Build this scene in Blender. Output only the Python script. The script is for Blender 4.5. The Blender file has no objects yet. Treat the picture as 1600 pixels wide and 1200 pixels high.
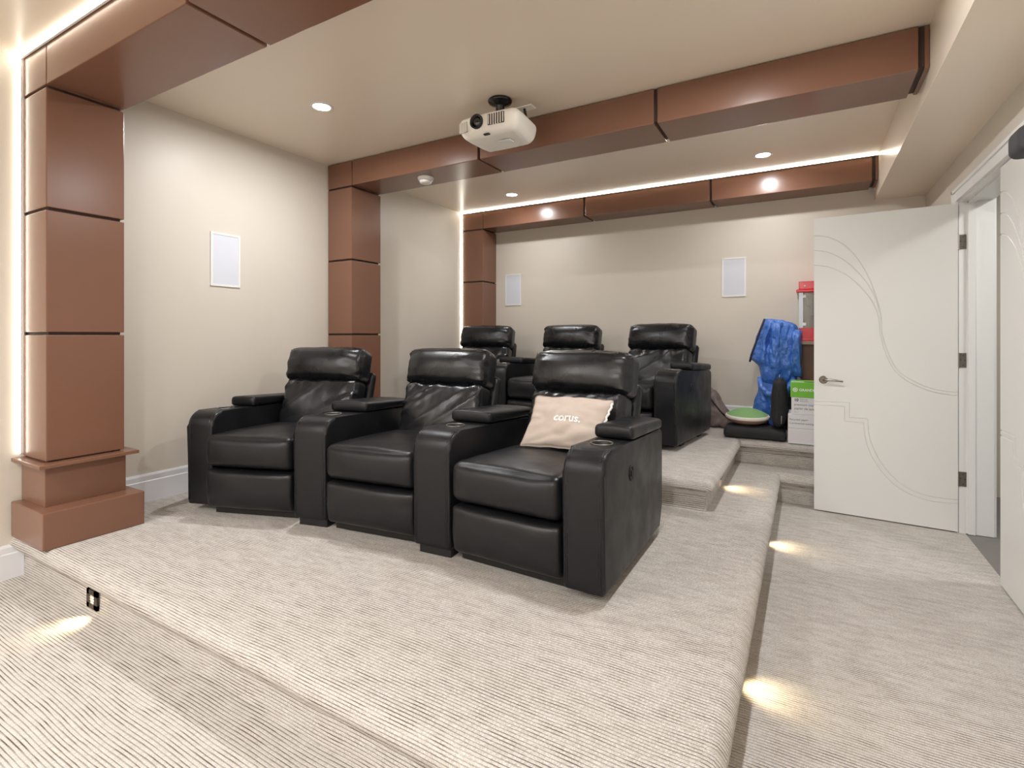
import bpy, bmesh, math, random
from mathutils import Vector, Matrix, noise
random.seed(7)
sc = bpy.context.scene
C = sc.collection
R = math.radians

# ------------------------------------------------------------------ camera, world, exposure
cam_d = bpy.data.cameras.new('camera')
cam = bpy.data.objects.new('camera', cam_d); C.objects.link(cam)
cam.location = (0, 0, 1.215)
cam.rotation_euler = (R(90), 0, R(29.78))
cam_d.sensor_width = 36; cam_d.lens = 805.7 / 1600 * 36
cam_d.shift_y = -(600 - 524.7) / 1600
cam_d.clip_start = .02
sc.camera = cam
w = bpy.data.worlds.new('world'); sc.world = w; w.use_nodes = True
w.node_tree.nodes['Background'].inputs[0].default_value = (1, .97, .93, 1)
w.node_tree.nodes['Background'].inputs[1].default_value = .3
sc.view_settings.view_transform = 'Standard'; sc.view_settings.look = 'None'
sc.view_settings.gamma = 1; sc.view_settings.use_curve_mapping = False
sc.view_settings.exposure = 0.68
DOWN_W = 13.5      # watts of each ceiling downlight
LIGHT_COL = (.975, .985, 1.0)
LED_E = 17.0

# ------------------------------------------------------------------ materials
def lin(c):
    return tuple(((x/255)/12.92 if x/255 <= .04045 else ((x/255+.055)/1.055)**2.4) for x in c) + (1,)
MATS = {}
def mat(name, col, rough=.5, metal=0, spec=.5, bump=None, emit=None, trans=0, coat=0, vary=None):
    m = bpy.data.materials.new(name); m.use_nodes = True; nt = m.node_tree
    b = nt.nodes['Principled BSDF']
    c = lin(col)
    b.inputs['Base Color'].default_value = c
    b.inputs['Roughness'].default_value = rough; b.inputs['Metallic'].default_value = metal
    b.inputs['Specular IOR Level'].default_value = spec
    b.inputs['Coat Weight'].default_value = coat; b.inputs['Coat Roughness'].default_value = .15
    b.inputs['Transmission Weight'].default_value = trans
    tc = nt.nodes.new('ShaderNodeTexCoord')
    if vary:   # (scale, amount)
        n = nt.nodes.new('ShaderNodeTexNoise'); n.inputs['Scale'].default_value = vary[0]; n.inputs['Detail'].default_value = 4
        nt.links.new(tc.outputs['Object'], n.inputs['Vector'])
        mx = nt.nodes.new('ShaderNodeMix'); mx.data_type = 'RGBA'
        mx.inputs[6].default_value = tuple(x*(1-vary[1]) for x in c[:3])+(1,)
        mx.inputs[7].default_value = tuple(min(1, x*(1+vary[1])) for x in c[:3])+(1,)
        nt.links.new(n.outputs['Fac'], mx.inputs[0]); nt.links.new(mx.outputs[2], b.inputs['Base Color'])
    if bump:   # (scale, strength, distance)
        n = nt.nodes.new('ShaderNodeTexNoise'); n.inputs['Scale'].default_value = bump[0]; n.inputs['Detail'].default_value = 5
        nt.links.new(tc.outputs['Object'], n.inputs['Vector'])
        bp = nt.nodes.new('ShaderNodeBump'); bp.inputs['Strength'].default_value = bump[1]; bp.inputs['Distance'].default_value = bump[2]
        nt.links.new(n.outputs['Fac'], bp.inputs['Height']); nt.links.new(bp.outputs[0], b.inputs['Normal'])
    if emit:
        b.inputs['Emission Color'].default_value = emit[0] + (1,); b.inputs['Emission Strength'].default_value = emit[1]
    MATS[name] = m; return m

def carpet(name, side=False):
    m = bpy.data.materials.new(name); m.use_nodes = True; nt = m.node_tree; L = nt.links
    b = nt.nodes['Principled BSDF']; b.inputs['Roughness'].default_value = .95; b.inputs['Specular IOR Level'].default_value = .1
    g = nt.nodes.new('ShaderNodeNewGeometry')
    def nz(sx, sy, sz, det=2, rough=.5):
        mp = nt.nodes.new('ShaderNodeVectorMath'); mp.operation = 'MULTIPLY'
        mp.inputs[1].default_value = (sx, sy, sz if not side else sx)
        L.new(g.outputs['Position'], mp.inputs[0])
        n = nt.nodes.new('ShaderNodeTexNoise'); n.inputs['Scale'].default_value = 1; n.inputs['Detail'].default_value = det
        n.inputs['Roughness'].default_value = rough
        L.new(mp.outputs[0], n.inputs['Vector']); return n.outputs['Fac']
    def ramp(f, a, c, v0=0, v1=1):
        r = nt.nodes.new('ShaderNodeMapRange'); r.inputs[1].default_value = a; r.inputs[2].default_value = c
        r.inputs[3].default_value = v0; r.inputs[4].default_value = v1; L.new(f, r.inputs[0]); return r.outputs[0]
    def mix(f, a, c):
        x = nt.nodes.new('ShaderNodeMix'); x.data_type = 'RGBA'
        L.new(f, x.inputs[0])
        for i, q in ((6, a), (7, c)):
            if isinstance(q, tuple): x.inputs[i].default_value = q
            else: L.new(q, x.inputs[i])
        return x.outputs[2]
    def math_(op, a, b_=None, clamp=False):
        n = nt.nodes.new('ShaderNodeMath'); n.operation = op; n.use_clamp = clamp
        for i, q in enumerate((a, b_)):
            if q is None: continue
            if isinstance(q, (int, float)): n.inputs[i].default_value = q
            else: L.new(q, n.inputs[i])
        return n.outputs[0]
    sep = nt.nodes.new('ShaderNodeSeparateXYZ'); L.new(g.outputs['Position'], sep.inputs[0])
    wv = sep.outputs[1] if side else math_('ADD', sep.outputs[1], sep.outputs[2])
    wob = nz(2.2, 3, 3, 1)
    rowf = math_('ADD', math_('MULTIPLY', wv, 84.0), math_('MULTIPLY', wob, 2.0))   # woven rows about 12 mm apart
    fr = math_('FRACT', rowf); idx = math_('FLOOR', rowf)
    tri = math_('ABSOLUTE', math_('SUBTRACT', fr, .5))          # 0 mid row .. .5 in the gap
    along = math_('MULTIPLY', sep.outputs[2] if side else sep.outputs[0], 1.0)
    along2 = math_('ADD', sep.outputs[0], sep.outputs[2])
    cx = nt.nodes.new('ShaderNodeCombineXYZ'); L.new(math_('MULTIPLY', along2, 9.0), cx.inputs[0]); L.new(math_('MULTIPLY', idx, 3.7), cx.inputs[1])
    rn = nt.nodes.new('ShaderNodeTexNoise'); rn.inputs['Scale'].default_value = 1; rn.inputs['Detail'].default_value = 2; L.new(cx.outputs[0], rn.inputs['Vector'])
    cx2 = nt.nodes.new('ShaderNodeCombineXYZ'); L.new(math_('MULTIPLY', along2, 130.0), cx2.inputs[0]); L.new(math_('MULTIPLY', idx, 5.3), cx2.inputs[1])
    loop = nt.nodes.new('ShaderNodeTexNoise'); loop.inputs['Scale'].default_value = 1; loop.inputs['Detail'].default_value = 1; L.new(cx2.outputs[0], loop.inputs['Vector'])
    speck = nz(380, 380, 380, 2); patch = nz(1.2, 5, 5, 3)
    gap = ramp(tri, .31, .44, 0, 1)
    dark = math_('MULTIPLY', gap, ramp(rn.outputs['Fac'], .42, .62, .12, 1.0))
    base = mix(ramp(speck, .3, .7), lin((174, 168, 162)), lin((228, 223, 218)))
    base = mix(ramp(loop.outputs['Fac'], .4, .7, 0, .35), base, lin((168, 156, 142)))
    base = mix(dark, base, lin((88, 74, 60)))
    out = mix(ramp(patch, .45, .75, 0, .10), base, lin((176, 162, 142)))
    L.new(out, b.inputs['Base Color'])
    hgt = math_('ADD', math_('SUBTRACT', 1.0, ramp(tri, .25, .5, 0, 1)), math_('ADD', math_('MULTIPLY', loop.outputs['Fac'], .5), math_('MULTIPLY', speck, .5)))
    bp = nt.nodes.new('ShaderNodeBump'); bp.inputs['Strength'].default_value = .7; bp.inputs['Distance'].default_value = .003
    L.new(hgt, bp.inputs['Height']); L.new(bp.outputs[0], b.inputs['Normal'])
    MATS[name] = m; return m

def leather(name, col, rough):
    m = bpy.data.materials.new(name); m.use_nodes = True; nt = m.node_tree; L = nt.links
    b = nt.nodes['Principled BSDF']; b.inputs['Base Color'].default_value = lin(col)
    b.inputs['Specular IOR Level'].default_value = .5 if 'back' in name else .36
    tc = nt.nodes.new('ShaderNodeTexCoord')
    n1 = nt.nodes.new('ShaderNodeTexNoise'); n1.inputs['Scale'].default_value = 7; n1.inputs['Detail'].default_value = 2.5
    v = nt.nodes.new('ShaderNodeTexVoronoi'); v.inputs['Scale'].default_value = 330
    for q in (n1, v): L.new(tc.outputs['Object'], q.inputs['Vector'])
    r = nt.nodes.new('ShaderNodeMapRange'); r.inputs[1].default_value = .3; r.inputs[2].default_value = .7
    r.inputs[3].default_value = rough-.07; r.inputs[4].default_value = rough+.1
    L.new(n1.outputs['Fac'], r.inputs[0]); L.new(r.outputs[0], b.inputs['Roughness'])
    b1 = nt.nodes.new('ShaderNodeBump'); b1.inputs['Strength'].default_value = .22; b1.inputs['Distance'].default_value = .012
    b2 = nt.nodes.new('ShaderNodeBump'); b2.inputs['Strength'].default_value = .22; b2.inputs['Distance'].default_value = .0012
    L.new(n1.outputs['Fac'], b1.inputs['Height']); L.new(v.outputs['Distance'], b2.inputs['Height'])
    L.new(b1.outputs[0], b2.inputs['Normal']); L.new(b2.outputs[0], b.inputs['Normal'])
    MATS[name] = m; return m

wallm = mat('wall_paint', (214, 206, 194), .42, bump=(180, .08, .001), vary=(3, .02))
ceilm = mat('ceiling_paint', (236, 223, 205), .26, bump=(120, .05, .001))
brown = mat('brown_paint', (122, 86, 68), .25, spec=.5, bump=(60, .05, .001), vary=(5, .05))
groove = mat('groove_dark', (52, 34, 28), .6)
white = mat('white_paint', (232, 232, 230), .38)
doorm = mat('door_white', (226, 226, 223), .33)
basem = mat('baseboard_white', (226, 226, 230), .4)
car = carpet('carpet'); cars = carpet('carpet_side', True)
lea = leather('black_leather', (21, 22, 25), .36)
leaL = leather('black_leather_back', (22, 23, 26), .27)
blk = mat('black_plastic', (24, 24, 25), .5)
gloss = mat('black_gloss', (14, 14, 18), .15)
nick = mat('brushed_nickel', (165, 160, 152), .32, metal=1)
dnick = mat('dark_nickel', (120, 112, 104), .3, metal=1)
projw = mat('projector_white', (238, 234, 226), .38)
ventg = mat('vent_shadow', (70, 64, 56), .7)
lens = mat('lens_glass', (10, 12, 22), .05, coat=1)
grillem = mat('speaker_grille', (214, 217, 226), .6, bump=(900, .2, .001))
lampm = mat('lamp_diffuser', (255, 255, 255), .4, emit=((1, .96, .9), 30))
ledm = mat('led_light', (255, 250, 240), .4, emit=((1, .95, .84), LED_E))
ledv = mat('led_light_soft', (255, 250, 240), .4, emit=((1, .95, .84), LED_E*.42))
stepm = mat('step_lamp_glow', (255, 240, 200), .4, emit=((1, .85, .55), 8))
bronze = mat('dark_bronze', (66, 56, 50), .4, metal=.6)
hallf = mat('hall_floor', (128, 124, 120), .8, vary=(12, .12))
hallw = mat('hall_wall', (228, 228, 226), .5)
tan = mat('tan_fleece', (192, 178, 167), .95, spec=.1, bump=(700, .35, .002), vary=(30, .05))
fringe = mat('white_fleece', (236, 234, 232), .95, bump=(500, .5, .003))
lett = mat('white_print', (244, 244, 246), .7)
velvet = mat('black_velvet', (30, 31, 34), .75, bump=(160, .4, .004), vary=(10, .25))
green = mat('green_yarn', (140, 184, 122), .9, bump=(230, .9, .006), vary=(160, .2))
cream = mat('cream_yarn', (235, 230, 220), .9, bump=(230, .9, .006))
brny = mat('brown_yarn', (140, 108, 92), .9, bump=(230, .9, .006), vary=(160, .2))
blue = mat('blue_nylon', (66, 116, 200), .27, spec=.7, bump=(26, .9, .02), vary=(9, .25))
navy = mat('navy_tape', (30, 40, 66), .6)
taupe = mat('taupe_fabric', (134, 118, 114), .85, bump=(30, .5, .01), vary=(14, .15))
red = mat('red_enamel', (200, 20, 44), .22, coat=.4)
alu = mat('aluminium', (178, 182, 190), .38, metal=.7)
glassm = mat('clear_acrylic', (232, 232, 228), .06, trans=.92, spec=.4)
standm = mat('brown_laminate', (98, 66, 54), .5)
boxw = mat('white_cardboard', (222, 222, 224), .8)
boxg = mat('green_cardboard', (116, 186, 58), .7)
ink = mat('grey_ink', (120, 118, 120), .8)
inkd = mat('dark_ink', (60, 60, 64), .8)
inkp = mat('pink_ink', (226, 190, 196), .8)
kraft = mat('brown_tape', (176, 140, 100), .7)
greyf = mat('charcoal_grille', (62, 60, 64), .7, bump=(600, .5, .002))

# ------------------------------------------------------------------ helpers
def mk(name, bm, m, parent=None, smooth=False, kind=None, label=None):
    me = bpy.data.meshes.new(name)
    bmesh.ops.recalc_face_normals(bm, faces=bm.faces)
    bm.to_mesh(me); bm.free()
    for x in (m if isinstance(m, (list, tuple)) else [m]): me.materials.append(x)
    if smooth:
        me.polygons.foreach_set('use_smooth', [True]*len(me.polygons))
    o = bpy.data.objects.new(name, me); C.objects.link(o)
    if parent: o.parent = parent
    if kind: o['kind'] = kind
    if label: o['label'] = label
    return o
def smooth_angle(o, deg=35):
    me = o.data
    me.polygons.foreach_set('use_smooth', [True]*len(me.polygons))
    bm = bmesh.new(); bm.from_mesh(me)
    for e in bm.edges:
        if len(e.link_faces) == 2 and e.calc_face_angle(0) > R(deg): e.smooth = False
    bm.to_mesh(me); bm.free(); return o
def thing(name, label, cat, loc=(0, 0, 0), rotz=0, group=None):
    o = bpy.data.objects.new(name, None); C.objects.link(o)
    o.location = loc; o.rotation_euler = (0, 0, rotz); o.empty_display_size = .1
    o['label'] = label; o['category'] = cat
    if group: o['group'] = group
    return o
def tag(o, label, cat, group=None):
    o['label'] = label; o['category'] = cat
    if group: o['group'] = group
    return o
def box(bm, a, b, M=None, bev=0):
    x0, y0, z0 = a; x1, y1, z1 = b
    vs = [bm.verts.new((x, y, z)) for x in (x0, x1) for y in (y0, y1) for z in (z0, z1)]
    fs = [(0, 1, 3, 2), (4, 6, 7, 5), (0, 4, 5, 1), (2, 3, 7, 6), (0, 2, 6, 4), (1, 5, 7, 3)]
    F = [bm.faces.new([vs[i] for i in f]) for f in fs]
    if bev:
        es = set(e for f in F for e in f.edges)
        r = bmesh.ops.bevel(bm, geom=list(es), offset=bev, segments=2, affect='EDGES', profile=.6)
        vs = list(set(v for f in r['faces'] for v in f.verts) | set(v for v in vs if v.is_valid))
    if M is not None: bmesh.ops.transform(bm, matrix=M, verts=[v for v in vs if v.is_valid])
    return vs
def bx(name, a, b, m, parent=None, bev=0, kind=None, M=None, label=None):
    bm = bmesh.new(); box(bm, a, b, M, bev)
    o = mk(name, bm, m, parent, kind=kind, label=label)
    return o
def tube(bm, pts, r, seg=8, closed=False, cap=True):
    pts = [Vector(p) for p in pts]; n = len(pts); rings = []
    up = Vector((0, 0, 1)); prev = None
    for i, p in enumerate(pts):
        if closed: t = pts[(i+1) % n]-pts[i-1]
        else: t = pts[min(i+1, n-1)]-pts[max(i-1, 0)]
        t.normalize()
        if prev is None:
            a = t.cross(up)
            if a.length < .1: a = t.cross(Vector((1, 0, 0)))
        else: a = prev-t*prev.dot(t)
        a.normalize(); prev = a; b = t.cross(a)
        rr = r[i] if isinstance(r, (list, tuple)) else r
        rings.append([bm.verts.new(p+(a*math.cos(2*math.pi*k/seg)+b*math.sin(2*math.pi*k/seg))*rr) for k in range(seg)])
    for i in range(n if closed else n-1):
        A = rings[i]; B = rings[(i+1) % n]
        for k in range(seg): bm.faces.new((A[k], A[(k+1) % seg], B[(k+1) % seg], B[k]))
    if cap and not closed: bm.faces.new(rings[0][::-1]); bm.faces.new(rings[-1])
    return rings
def lathe(bm, prof, seg=32, M=None):
    rings = []; vs = []
    for r, z in prof:
        if r < 1e-6:
            v = bm.verts.new((0, 0, z)); rings.append([v]*seg); vs.append(v)
        else:
            ring = [bm.verts.new((r*math.cos(2*math.pi*k/seg), r*math.sin(2*math.pi*k/seg), z)) for k in range(seg)]
            rings.append(ring); vs += ring
    for A, B in zip(rings, rings[1:]):
        for k in range(seg):
            f = []
            for v in (A[k], A[(k+1) % seg], B[(k+1) % seg], B[k]):
                if v not in f: f.append(v)
            if len(f) > 2: bm.faces.new(f)
    if M is not None: bmesh.ops.transform(bm, matrix=M, verts=vs)
    return vs
def softbox(bm, h, r, n=(16, 16, 16), f=None, M=None):
    """rounded, subdivided box centred on the origin; f(p, n) may move each vertex"""
    ver = {}; out = []
    hx = Vector(h)
    def vert(p):
        k = (round(p[0], 5), round(p[1], 5), round(p[2], 5))
        if k in ver: return ver[k]
        P = Vector(p); q = Vector([max(-(hx[i]-r), min(hx[i]-r, P[i])) for i in range(3)])
        d = P-q
        nn = d.normalized() if d.length > 1e-9 else Vector((0, 0, 1))
        w_ = q+nn*r
        if f: w_ = f(w_, nn, P)
        if M is not None: w_ = M @ w_
        v = bm.verts.new(w_); ver[k] = v; out.append(v); return v
    def warp(t, hh):   # more rows near the rounded edges
        return hh*(math.sin(t*math.pi/2)*.55+t*.45)
    for ax in range(3):
        a, b = [i for i in range(3) if i != ax]
        for s in (-1, 1):
            for i in range(n[a]):
                for j in range(n[b]):
                    q = []
                    for di, dj in ((0, 0), (1, 0), (1, 1), (0, 1)):
                        p = [0, 0, 0]; p[ax] = s*h[ax]
                        p[a] = warp(-1+2*(i+di)/n[a], h[a]); p[b] = warp(-1+2*(j+dj)/n[b], h[b])
                        q.append(vert(p))
                    try: bm.faces.new(q)
                    except ValueError: pass
    return out
def soft(name, h, r, n, f, M, m, parent, label=None):
    bm = bmesh.new(); softbox(bm, h, r, n, f, M)
    return mk(name, bm, m, parent, smooth=True, label=label)
def T(x, y, z): return Matrix.Translation((x, y, z))
def RX(a): return Matrix.Rotation(R(a), 4, 'X')
def RY(a): return Matrix.Rotation(R(a), 4, 'Y')
def RZ(a): return Matrix.Rotation(R(a), 4, 'Z')
def copy_tree(o, parent=None):
    c = o.copy(); C.objects.link(c)
    if parent: c.parent = parent
    for ch in list(o.children): copy_tree(ch, c)
    return c
def text_mesh(body, size, depth=.0004, align='LEFT', bold=0.0):
    cu = bpy.data.curves.new('lettering', 'FONT'); cu.body = body; cu.size = size; cu.extrude = depth
    cu.align_x = align; cu.offset = bold; cu.resolution_u = 3
    o = bpy.data.objects.new('lettering', cu); C.objects.link(o)
    dg = bpy.context.evaluated_depsgraph_get(); dg.update()
    me = bpy.data.meshes.new_from_object(o.evaluated_get(dg))
    bpy.data.objects.remove(o); bpy.data.curves.remove(cu)
    me.name = 'lettering'; return me
def put_text(body, size, M, m, parent, bold=0.0, warp=None, align='LEFT'):
    me = text_mesh(body, size, align=align, bold=bold)
    me.materials.clear(); me.materials.append(m)
    if warp:
        bm = bmesh.new(); bm.from_mesh(me)
        bmesh.ops.triangulate(bm, faces=bm.faces)
        bmesh.ops.subdivide_edges(bm, edges=[e for e in bm.edges if e.calc_length() > .012], cuts=2)
        for v in bm.verts: v.co = warp(v.co.copy())
        bm.to_mesh(me); bm.free()
    else: me.transform(M)
    o = bpy.data.objects.new('lettering', me); C.objects.link(o); o.parent = parent; return o
def boolean_cut(o, bmc):
    me = bpy.data.meshes.new('cut'); bmesh.ops.recalc_face_normals(bmc, faces=bmc.faces); bmc.to_mesh(me); bmc.free()
    c = bpy.data.objects.new('cut', me); C.objects.link(c)
    c.parent = o.parent
    md = o.modifiers.new('b', 'BOOLEAN'); md.operation = 'DIFFERENCE'; md.object = c; md.solver = 'EXACT'
    dg = bpy.context.evaluated_depsgraph_get(); dg.update()
    nm = bpy.data.meshes.new_from_object(o.evaluated_get(dg))
    o.modifiers.clear(); old = o.data; o.data = nm; nm.name = old.name
    bpy.data.objects.remove(c); return o
def struct(o): o['kind'] = 'structure'; return o

# ------------------------------------------------------------------ room constants
LW, RW, BW, FW = -3.475, .815, 5.2, -2.6
CE, BH = 2.635, 2.335       # ceiling, bulkhead underside
H1, H2 = .212, .398

# ------------------------------------------------------------------ room shell
struct(bx('wall_left', (LW-.12, FW, -.05), (LW, BW+.12, CE+.1), wallm))
struct(bx('wall_back', (LW, BW, -.05), (2.6, BW+.12, CE+.1), wallm))
struct(bx('wall_front', (LW-.12, FW-.12, -.05), (2.6, FW, CE+.1), wallm))
DY0, DY1 = 2.575, 4.135     # double door opening in the right wall
bm = bmesh.new()
box(bm, (RW+.005, FW, -.05), (RW+.155, DY0-.02, CE+.1)); box(bm, (RW+.005, DY1+.02, -.05), (RW+.155, BW, CE+.1))
box(bm, (RW+.005, DY0-.02, 2.06), (RW+.155, DY1+.02, CE+.1))
struct(mk('wall_right', bm, wallm))
struct(bx('floor', (LW, FW, -.05), (RW+.03, BW, 0), car))
struct(bx('hall_floor', (RW+.03, FW, -.05), (2.6, BW, -.004), hallf))
struct(bx('ceiling', (LW, FW, CE), (RW+.005, BW, CE+.1), ceilm))
struct(bx('ceiling_bulkhead', (.485, FW, BH), (RW+.005, BW, CE), ceilm))
# hall beyond the doorway
struct(bx('hall_ceiling', (RW+.155, FW, 2.5), (2.6, BW, 2.6), hallw))
struct(bx('hall_wall', (2.5, FW, -.05), (2.6, BW, 2.6), hallw))
# carpeted platforms
def platform(name, H, path, back_pts, base=0.0):
    """path: foot line of the riser, walked with the open floor on its right; the nosing overhangs it"""
    V2 = [Vector(p) for p in path]
    nrm = [Vector(((b-a).y, -(b-a).x)).normalized() for a, b in zip(V2, V2[1:])]
    st = []           # (point, outward vector)
    for i, p in enumerate(V2):
        if i == 0: st.append((p, nrm[0]))
        elif i == len(V2)-1: st.append((p, nrm[-1]))
        else:
            n0, n1 = nrm[i-1], nrm[i]
            t0 = (V2[i]-V2[i-1]).normalized()
            if t0.x*n1.x+t0.y*n1.y > 0:      # outer corner: round it
                for k in range(9):
                    a = math.pi/2*k/8; st.append((p, n0*math.cos(a)+n1*math.sin(a)))
            else: st.append((p, n0+n1))
    dense = [st[0]]
    for (p, n), (q, m_) in zip(st, st[1:]):
        L_ = (q-p).length; c = max(1, int(L_/.03))
        nn = Vector(((q-p).y, -(q-p).x)).normalized() if L_ > 1e-6 else None
        for k in range(1, c):
            dense.append((p.lerp(q, k/c), nn))
        dense.append((q, m_))
    prof = [(0, H), (.012, H-.001), (.026, H-.005), (.040, H-.014), (.049, H-.028), (.052, H-.044), (.045, H-.060), (.030, H-.070),
            (.014, H-.080), (.002, H-.10), (0, H-.125), (.003, base+.035), (.003, base)]
    bm = bmesh.new(); rows = []
    for p, nr in dense:
        row = []
        for j, (d, z) in enumerate(prof):
            jit = .0035*noise.noise(Vector((p.x*9, p.y*9, z*60)))*(0 if j in (0, len(prof)-1) else 1)
            q = p+nr*(d+jit)
            row.append(bm.verts.new((q.x, q.y, z+jit*.5)))
        rows.append(row)
    for A, B in zip(rows, rows[1:]):
        for k in range(len(prof)-1):
            f = bm.faces.new((A[k], B[k], B[k+1], A[k+1])); f.smooth = True
            t = B[5].co-A[5].co
            if abs(t.y) > abs(t.x): f.material_index = 1
    (xa, ya), (xb_, _), (_, yc), (xd, _) = path
    yB = back_pts[0][1]
    for q in (((xa, ya), (xb_, ya), (xb_, yB), (xa, yB)), ((xb_, yc), (xd, yc), (xd, yB), (xb_, yB))):
        bm.faces.new([bm.verts.new((x, y, H)) for x, y in q])
    me = bpy.data.meshes.new(name)
    bm.normal_update()
    for f in bm.faces:
        if not f.smooth and f.normal.z < 0: f.normal_flip()
    bm.to_mesh(me); bm.free()
    me.materials.append(car); me.materials.append(cars)
    o = bpy.data.objects.new(name, me); C.objects.link(o); return struct(o)
P1X = -.168; P2X = -.452
platform('lower_platform', H1, [(LW, 1.048), (P1X-.05, 1.048), (P1X-.05, 4.25), (RW+.005, 4.25)], [(RW+.005, BW), (LW, BW)])
platform('upper_platform', H2, [(LW, 3.10), (P2X-.05, 3.10), (P2X-.05, 4.48), (RW+.005, 4.48)], [(RW+.005, BW), (LW, BW)], base=H1-.002)

# baseboards
def baseboard(name, a, b, z, h=.168):
    """a, b: (x, y) ends along a wall; board grows to the left of a->b"""
    a = Vector(a); b = Vector(b); t = (b-a).normalized(); nr = Vector((-t.y, t.x))
    prof = [(0, z), (.016, z), (.016, z+h-.045), (.012, z+h-.040), (.012, z+h-.012), (.006, z+h), (0, z+h)]
    bm = bmesh.new(); rr = []
    for p in (a, b): rr.append([bm.verts.new((p.x+nr.x*d, p.y+nr.y*d, zz)) for d, zz in prof])
    for k in range(len(prof)): bm.faces.new((rr[0][k], rr[0][(k+1) % 7], rr[1][(k+1) % 7], rr[1][k]))
    bm.faces.new(rr[0]); bm.faces.new(rr[1][::-1])
    return struct(mk(name, bm, basem))
baseboard('baseboard_left', (LW, 1.045), (LW, FW), 0)
baseboard('baseboard_left_lower', (LW, 2.93), (LW, 1.44), H1)
baseboard('baseboard_left_upper', (LW, 4.86), (LW, 3.36), H2)
baseboard('baseboard_back', (.81, BW), (-3.14, BW), H2)

# ------------------------------------------------------------------ doors, casing
def door_leaf(name, M, W=.765, Ht=2.03, th=.035, mirror=False, tz=.008):
    """local: x from the free edge (0) to the hinge (W), y = depth, z up; designed face at y=0"""
    bm = bmesh.new(); box(bm, (0, 0, tz), (W, th, Ht))
    root = struct(mk(name, bm, doorm))
    Z = .475
    def pp(px, py):     # crop pixel -> (s, z) on the face
        s = (px-66)/(541-66)
        X = 1240+px*Z; Y = 280+py*Z
        # invert perspective along the face from the known end points
        Dn, Df = 3.176, 3.60
        u = (X-1271.5)/(1497-1271.5)
        k = u/Df/((1-u)/Dn+u/Df) if False else u*Df/(u*Df+(1-u)*Dn)
        # depth at s=k
        k2 = u*Df/(Dn+(Df-Dn)*u)
        D = Df+(Dn-Df)*k2
        return k2*W, 1.215-(Y-524.7)*D/805.7
    def sm(pts):
        pts = [Vector((a, 0, b)) for a, b in (pp(*p) for p in pts)]; out = []
        for i in range(len(pts)-1):
            p0 = pts[max(0, i-1)]; p1 = pts[i]; p2 = pts[i+1]; p3 = pts[min(len(pts)-1, i+2)]
            for k in range(6):
                t = k/6
                out.append(.5*((2*p1)+(p2-p0)*t+(2*p0-5*p1+4*p2-p3)*t*t+(3*p1-p0-3*p2+p3)*t**3))
        out.append(pts[-1]); return out
    def st(pts): return [Vector((a, 0, b)) for a, b in (pp(*p) for p in pts)]
    tail = [(291, 505), (305, 555), (330, 610), (362, 645), (410, 672), (470, 693), (545, 703)]
    a1 = sm([(60, 187), (115, 192), (170, 220), (215, 268), (250, 330), (272, 390), (284, 432), (289, 470)]+tail)
    a2 = sm([(60, 235), (115, 242), (170, 270), (215, 310), (250, 355), (272, 402), (281, 440)])
    a3 = sm([(60, 283), (115, 290), (170, 314), (215, 350), (250, 390), (272, 430), (282, 470), (286, 510), (300, 562), (324, 616), (357, 652), (407, 681), (470, 703), (545, 714)])
    l1 = st([(60, 731), (183, 736), (183, 784), (243, 789)])+sm([(243, 789), (250, 850), (272, 905), (305, 955), (350, 1000), (400, 1028), (460, 1046), (545, 1056)])[1:]
    l2 = st([(60, 742), (167, 748), (167, 796), (230, 801)])+sm([(230, 801), (238, 860), (260, 915), (294, 966), (342, 1012), (395, 1041), (455, 1060), (545, 1069)])[1:]
    bmc = bmesh.new()
    for path in (a1, a2, a3, l1, l2):
        p = [Vector((v.x, 0, v.z)) for v in path]
        for face_y in (0.0,):
            ring = tube(bmc, p, .0030, 6)
    # carve the lines one by one so that crossing lines stay clean
    bmc.free()
    for path in (a1, a2, a3, l1, l2):
        bc = bmesh.new(); tube(bc, path, .0042, 6); old = len(root.data.vertices)
        keep = root.data.copy()
        boolean_cut(root, bc)
        if len(root.data.vertices) < old: root.data = keep
    root.data.transform(M)
    return root
def lever(parent, M, flip=1):
    t = lathe_obj = None
    bm = bmesh.new(); lathe(bm, [(0, 0), (.026, 0), (.026, .006), (.022, .010), (0, .010)], 28, M@RX(90))
    lathe(bm, [(.010, .008), (.010, .035), (0, .035)], 16, M@RX(90))
    h = mk('door_handle', bm, dnick, parent); smooth_angle(h)
    bm = bmesh.new()
    pts = [M@Vector((0, -.038, 0)), M@Vector((flip*.03, -.042, .002)), M@Vector((flip*.07, -.042, .001)), M@Vector((flip*.115, -.040, -.004))]
    tube(bm, pts, [.010, .009, .007, .006], 10)
    mk('lever', bm, nick, h, smooth=True)
def hinge(parent, p0, z, M):
    bm = bmesh.new(); box(bm, (p0-.002, .0, z-.045), (p0+.003, .034, z+.045), M)
    tube(bm, [M@Vector((p0+.006, .002, z-.047)), M@Vector((p0+.006, .002, z+.047))], .006, 8)
    hg = mk('hinge', bm, nick, parent)
    bm = bmesh.new()
    for dz, dy in ((-.03, .012), (0, .024), (.03, .012)):
        lathe(bm, [(0, 0), (.003, 0), (.003, .0015), (0, .0015)], 8, M@T(p0-.0018, dy, z+dz)@RY(-90))
    mk('screw', bm, dnick, hg)
ang = math.atan2(4.12-4.166, .807-.042)
Mo = T(.042, 4.164, 0)@Matrix.Rotation(ang, 4, 'Z')
d1 = door_leaf('door_1', Mo)
tag(d1, 'white door leaf with carved curved lines standing open into the room', 'door'); del d1['category']
lever(d1, Mo@T(.056, 0, .912))
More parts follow.
